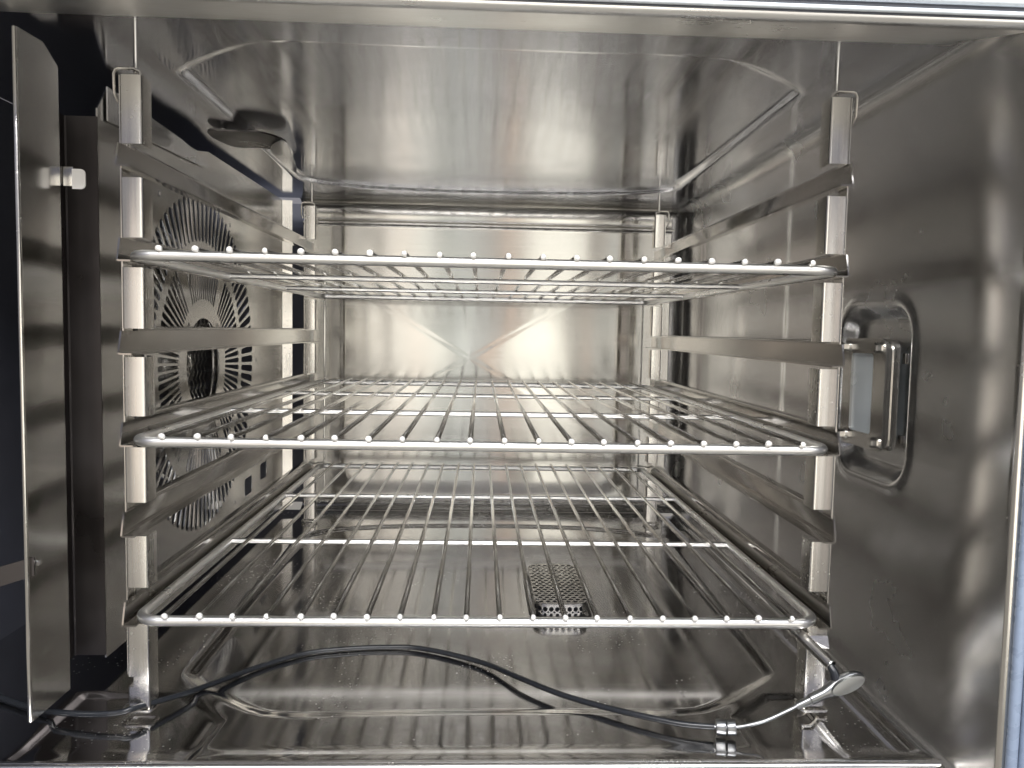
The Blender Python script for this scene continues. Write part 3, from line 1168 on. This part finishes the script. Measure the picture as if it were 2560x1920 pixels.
def catmull(P, n=10):
    P = [Vector(p) for p in P]
    out = []
    for i in range(len(P) - 1):
        p0 = P[max(i - 1, 0)]; p1 = P[i]; p2 = P[i + 1]; p3 = P[min(i + 2, len(P) - 1)]
        for k in range(n):
            t = k / n
            out.append(0.5 * ((2 * p1) + (-p0 + p2) * t + (2 * p0 - 5 * p1 + 4 * p2 - p3) * t * t + (-p0 + 3 * p1 - 3 * p2 + p3) * t ** 3))
    out.append(P[-1])
    return out


path = [(-0.4600, 0.060, -0.236), (-0.4399, 0.0480, -0.2410), (-0.3880, 0.0220, -0.2405), (-0.3480, 0.0110, -0.2390), (-0.3165, 0.0095, -0.2375), (-0.3010, 0.0170, -0.2355),
        (-0.2700, 0.0590, -0.2415), (-0.2343, 0.1118, -0.2455), (-0.1917, 0.1505, -0.2455), (-0.1523, 0.1641, -0.2455), (-0.1060, 0.1697, -0.2455),
        (-0.0624, 0.1647, -0.2450), (-0.0010, 0.1290, -0.2440), (0.0372, 0.0837, -0.2400), (0.0732, 0.0490, -0.2395), (0.1073, 0.0240, -0.2385),
        (0.1403, 0.0040, -0.2375), (0.1720, -0.0110, -0.2370), (0.1990, -0.0170, -0.2365)]
mb = MB()
mb.tube(catmull(path), 0.0027, 12)
sub(mb.build('cable', M['cable'], None), probe)
tail = [(0.1990, -0.0170, -0.2365), (0.2170, -0.0205, -0.2350), (0.2400, -0.0205, -0.2300), (0.2620, -0.0200, -0.2205), (0.2695, -0.0200, -0.2165)]
mb = MB()
mb.tube(catmull(tail), 0.0018, 10)
sub(mb.build('bare_cable', M['probe'], None), probe)
for a, b in (((0.2005, -0.0172, -0.2364), (0.2085, -0.0190, -0.2361)), ((0.2092, -0.0192, -0.2360), (0.2165, -0.0204, -0.2353))):
    mb = MB()
    mb.tube([a, b], 0.0066, 20)
    sub(mb.build('collar', M['probe'], None, bevel=0.0005), probe)
mb = MB()
hd = Vector((0.3255, -0.0200, -0.1890)) - Vector((0.2690, -0.0200, -0.2168))
h0 = Vector((0.2690, -0.0200, -0.2168))
mb.tube([h0, h0 + hd * 0.20], 0.0034, 18, radii=[0.0030, 0.0036])
sub(mb.build('ferrule', M['probe'], None), probe)
ax = hd.normalized()
view = Vector((0.05, -1.0, 0.12))
nrm = (view - ax * view.dot(ax)).normalized()
up_ = nrm.cross(ax)
mb = MB()
mb.tube([h0 + hd * t for t in (0.20, 0.21, 0.40, 0.48, 0.58, 0.70, 0.82, 0.91, 0.97, 1.0)], 0.005, 24,
        radii=[0.0038, 0.0046, 0.0046, 0.0058, 0.0073, 0.0082, 0.0080, 0.0066, 0.0042, 0.0008])
for i, p in enumerate(mb.v):
    q = Vector(p) - h0
    t = q.dot(ax) / hd.length
    if t > 0.42:
        k = min(1.0, (t - 0.42) / 0.15)
        mb.v[i] = tuple(Vector(p) - nrm * (q.dot(nrm) * 0.30 * k))
sub(mb.build('handle', M['probe'], None), probe)
# flat oval face on the handle, turned to the viewer
mb = MB()
cc = h0 + hd * 0.735
rings_ = []
for (hgt, ra, rb) in ((0.0066, 0.0140, 0.0050), (0.0064, 0.0150, 0.0058), (0.0035, 0.0158, 0.0066)):
    rings_ += [cc + nrm * hgt + ax * (ra * math.cos(t)) + up_ * (rb * math.sin(t)) for t in [2 * math.pi * i / 32 for i in range(32)]]
mb.add(rings_, [tuple(range(32))] + [(k * 32 + i, k * 32 + 32 + i, k * 32 + 32 + (i + 1) % 32, k * 32 + (i + 1) % 32) for k in (0, 1) for i in range(32)])
sub(mb.build('grip_face', M['probe_flat'], None), probe)
mb = MB()
q0 = h0 + hd * 0.62
mb.tube([q0, Vector((0.3015, -0.0160, -0.1880)), p1 + d * -0.004, p0], 0.0026, 12, radii=[0.0050, 0.0040, 0.0030, 0.0022])
sub(mb.build('needle', M['cable'], None), probe)

# ------------------------------------------------------------------ small screw hanging from the ceiling near the back left
BX, BY = -0.3257, 0.3264
bolt = MB()
bolt.tube([(BX, BY, ZC + 0.004), (BX, BY, ZC - 0.003), (BX, BY, ZC - 0.005)], 0.007, 14, radii=[0.0066, 0.0066, 0.004])
bo = bolt.build('ceiling_bolt', M['bolt'], oven)

# flat dark and pale shapes added under the ceiling, standing in for reflections
GAP_SHAPE = [(-0.3331, 0.2829), (-0.303, 0.294), (-0.2782, 0.2874), (-0.2646, 0.3007), (-0.2551, 0.3188), (-0.2508, 0.3445), (-0.2673, 0.3765), (-0.2869, 0.3789), (-0.2991, 0.3716), (-0.3269, 0.3794), (-0.3401, 0.3289)]
me = sheet_mesh('gap_reflection', chaikin(GAP_SHAPE, 2), [], 0.002, lambda u, v, w_: (u, v, 0.3285 + w_))
link('gap_reflection', me, M['groove'], oven, sharp=30)
SEAM_SHAPE = [(-0.2838, 0.3676), (-0.2534, 0.3122), (-0.2512, 0.3423), (-0.263, 0.4179), (-0.28, 0.5183), (-0.2874, 0.5078), (-0.2844, 0.4329)]
me = sheet_mesh('seam_reflection', chaikin(SEAM_SHAPE, 2), [], 0.0014, lambda u, v, w_: (u, v, 0.3262 + w_))
link('seam_reflection', me, M['side'], oven, sharp=30)
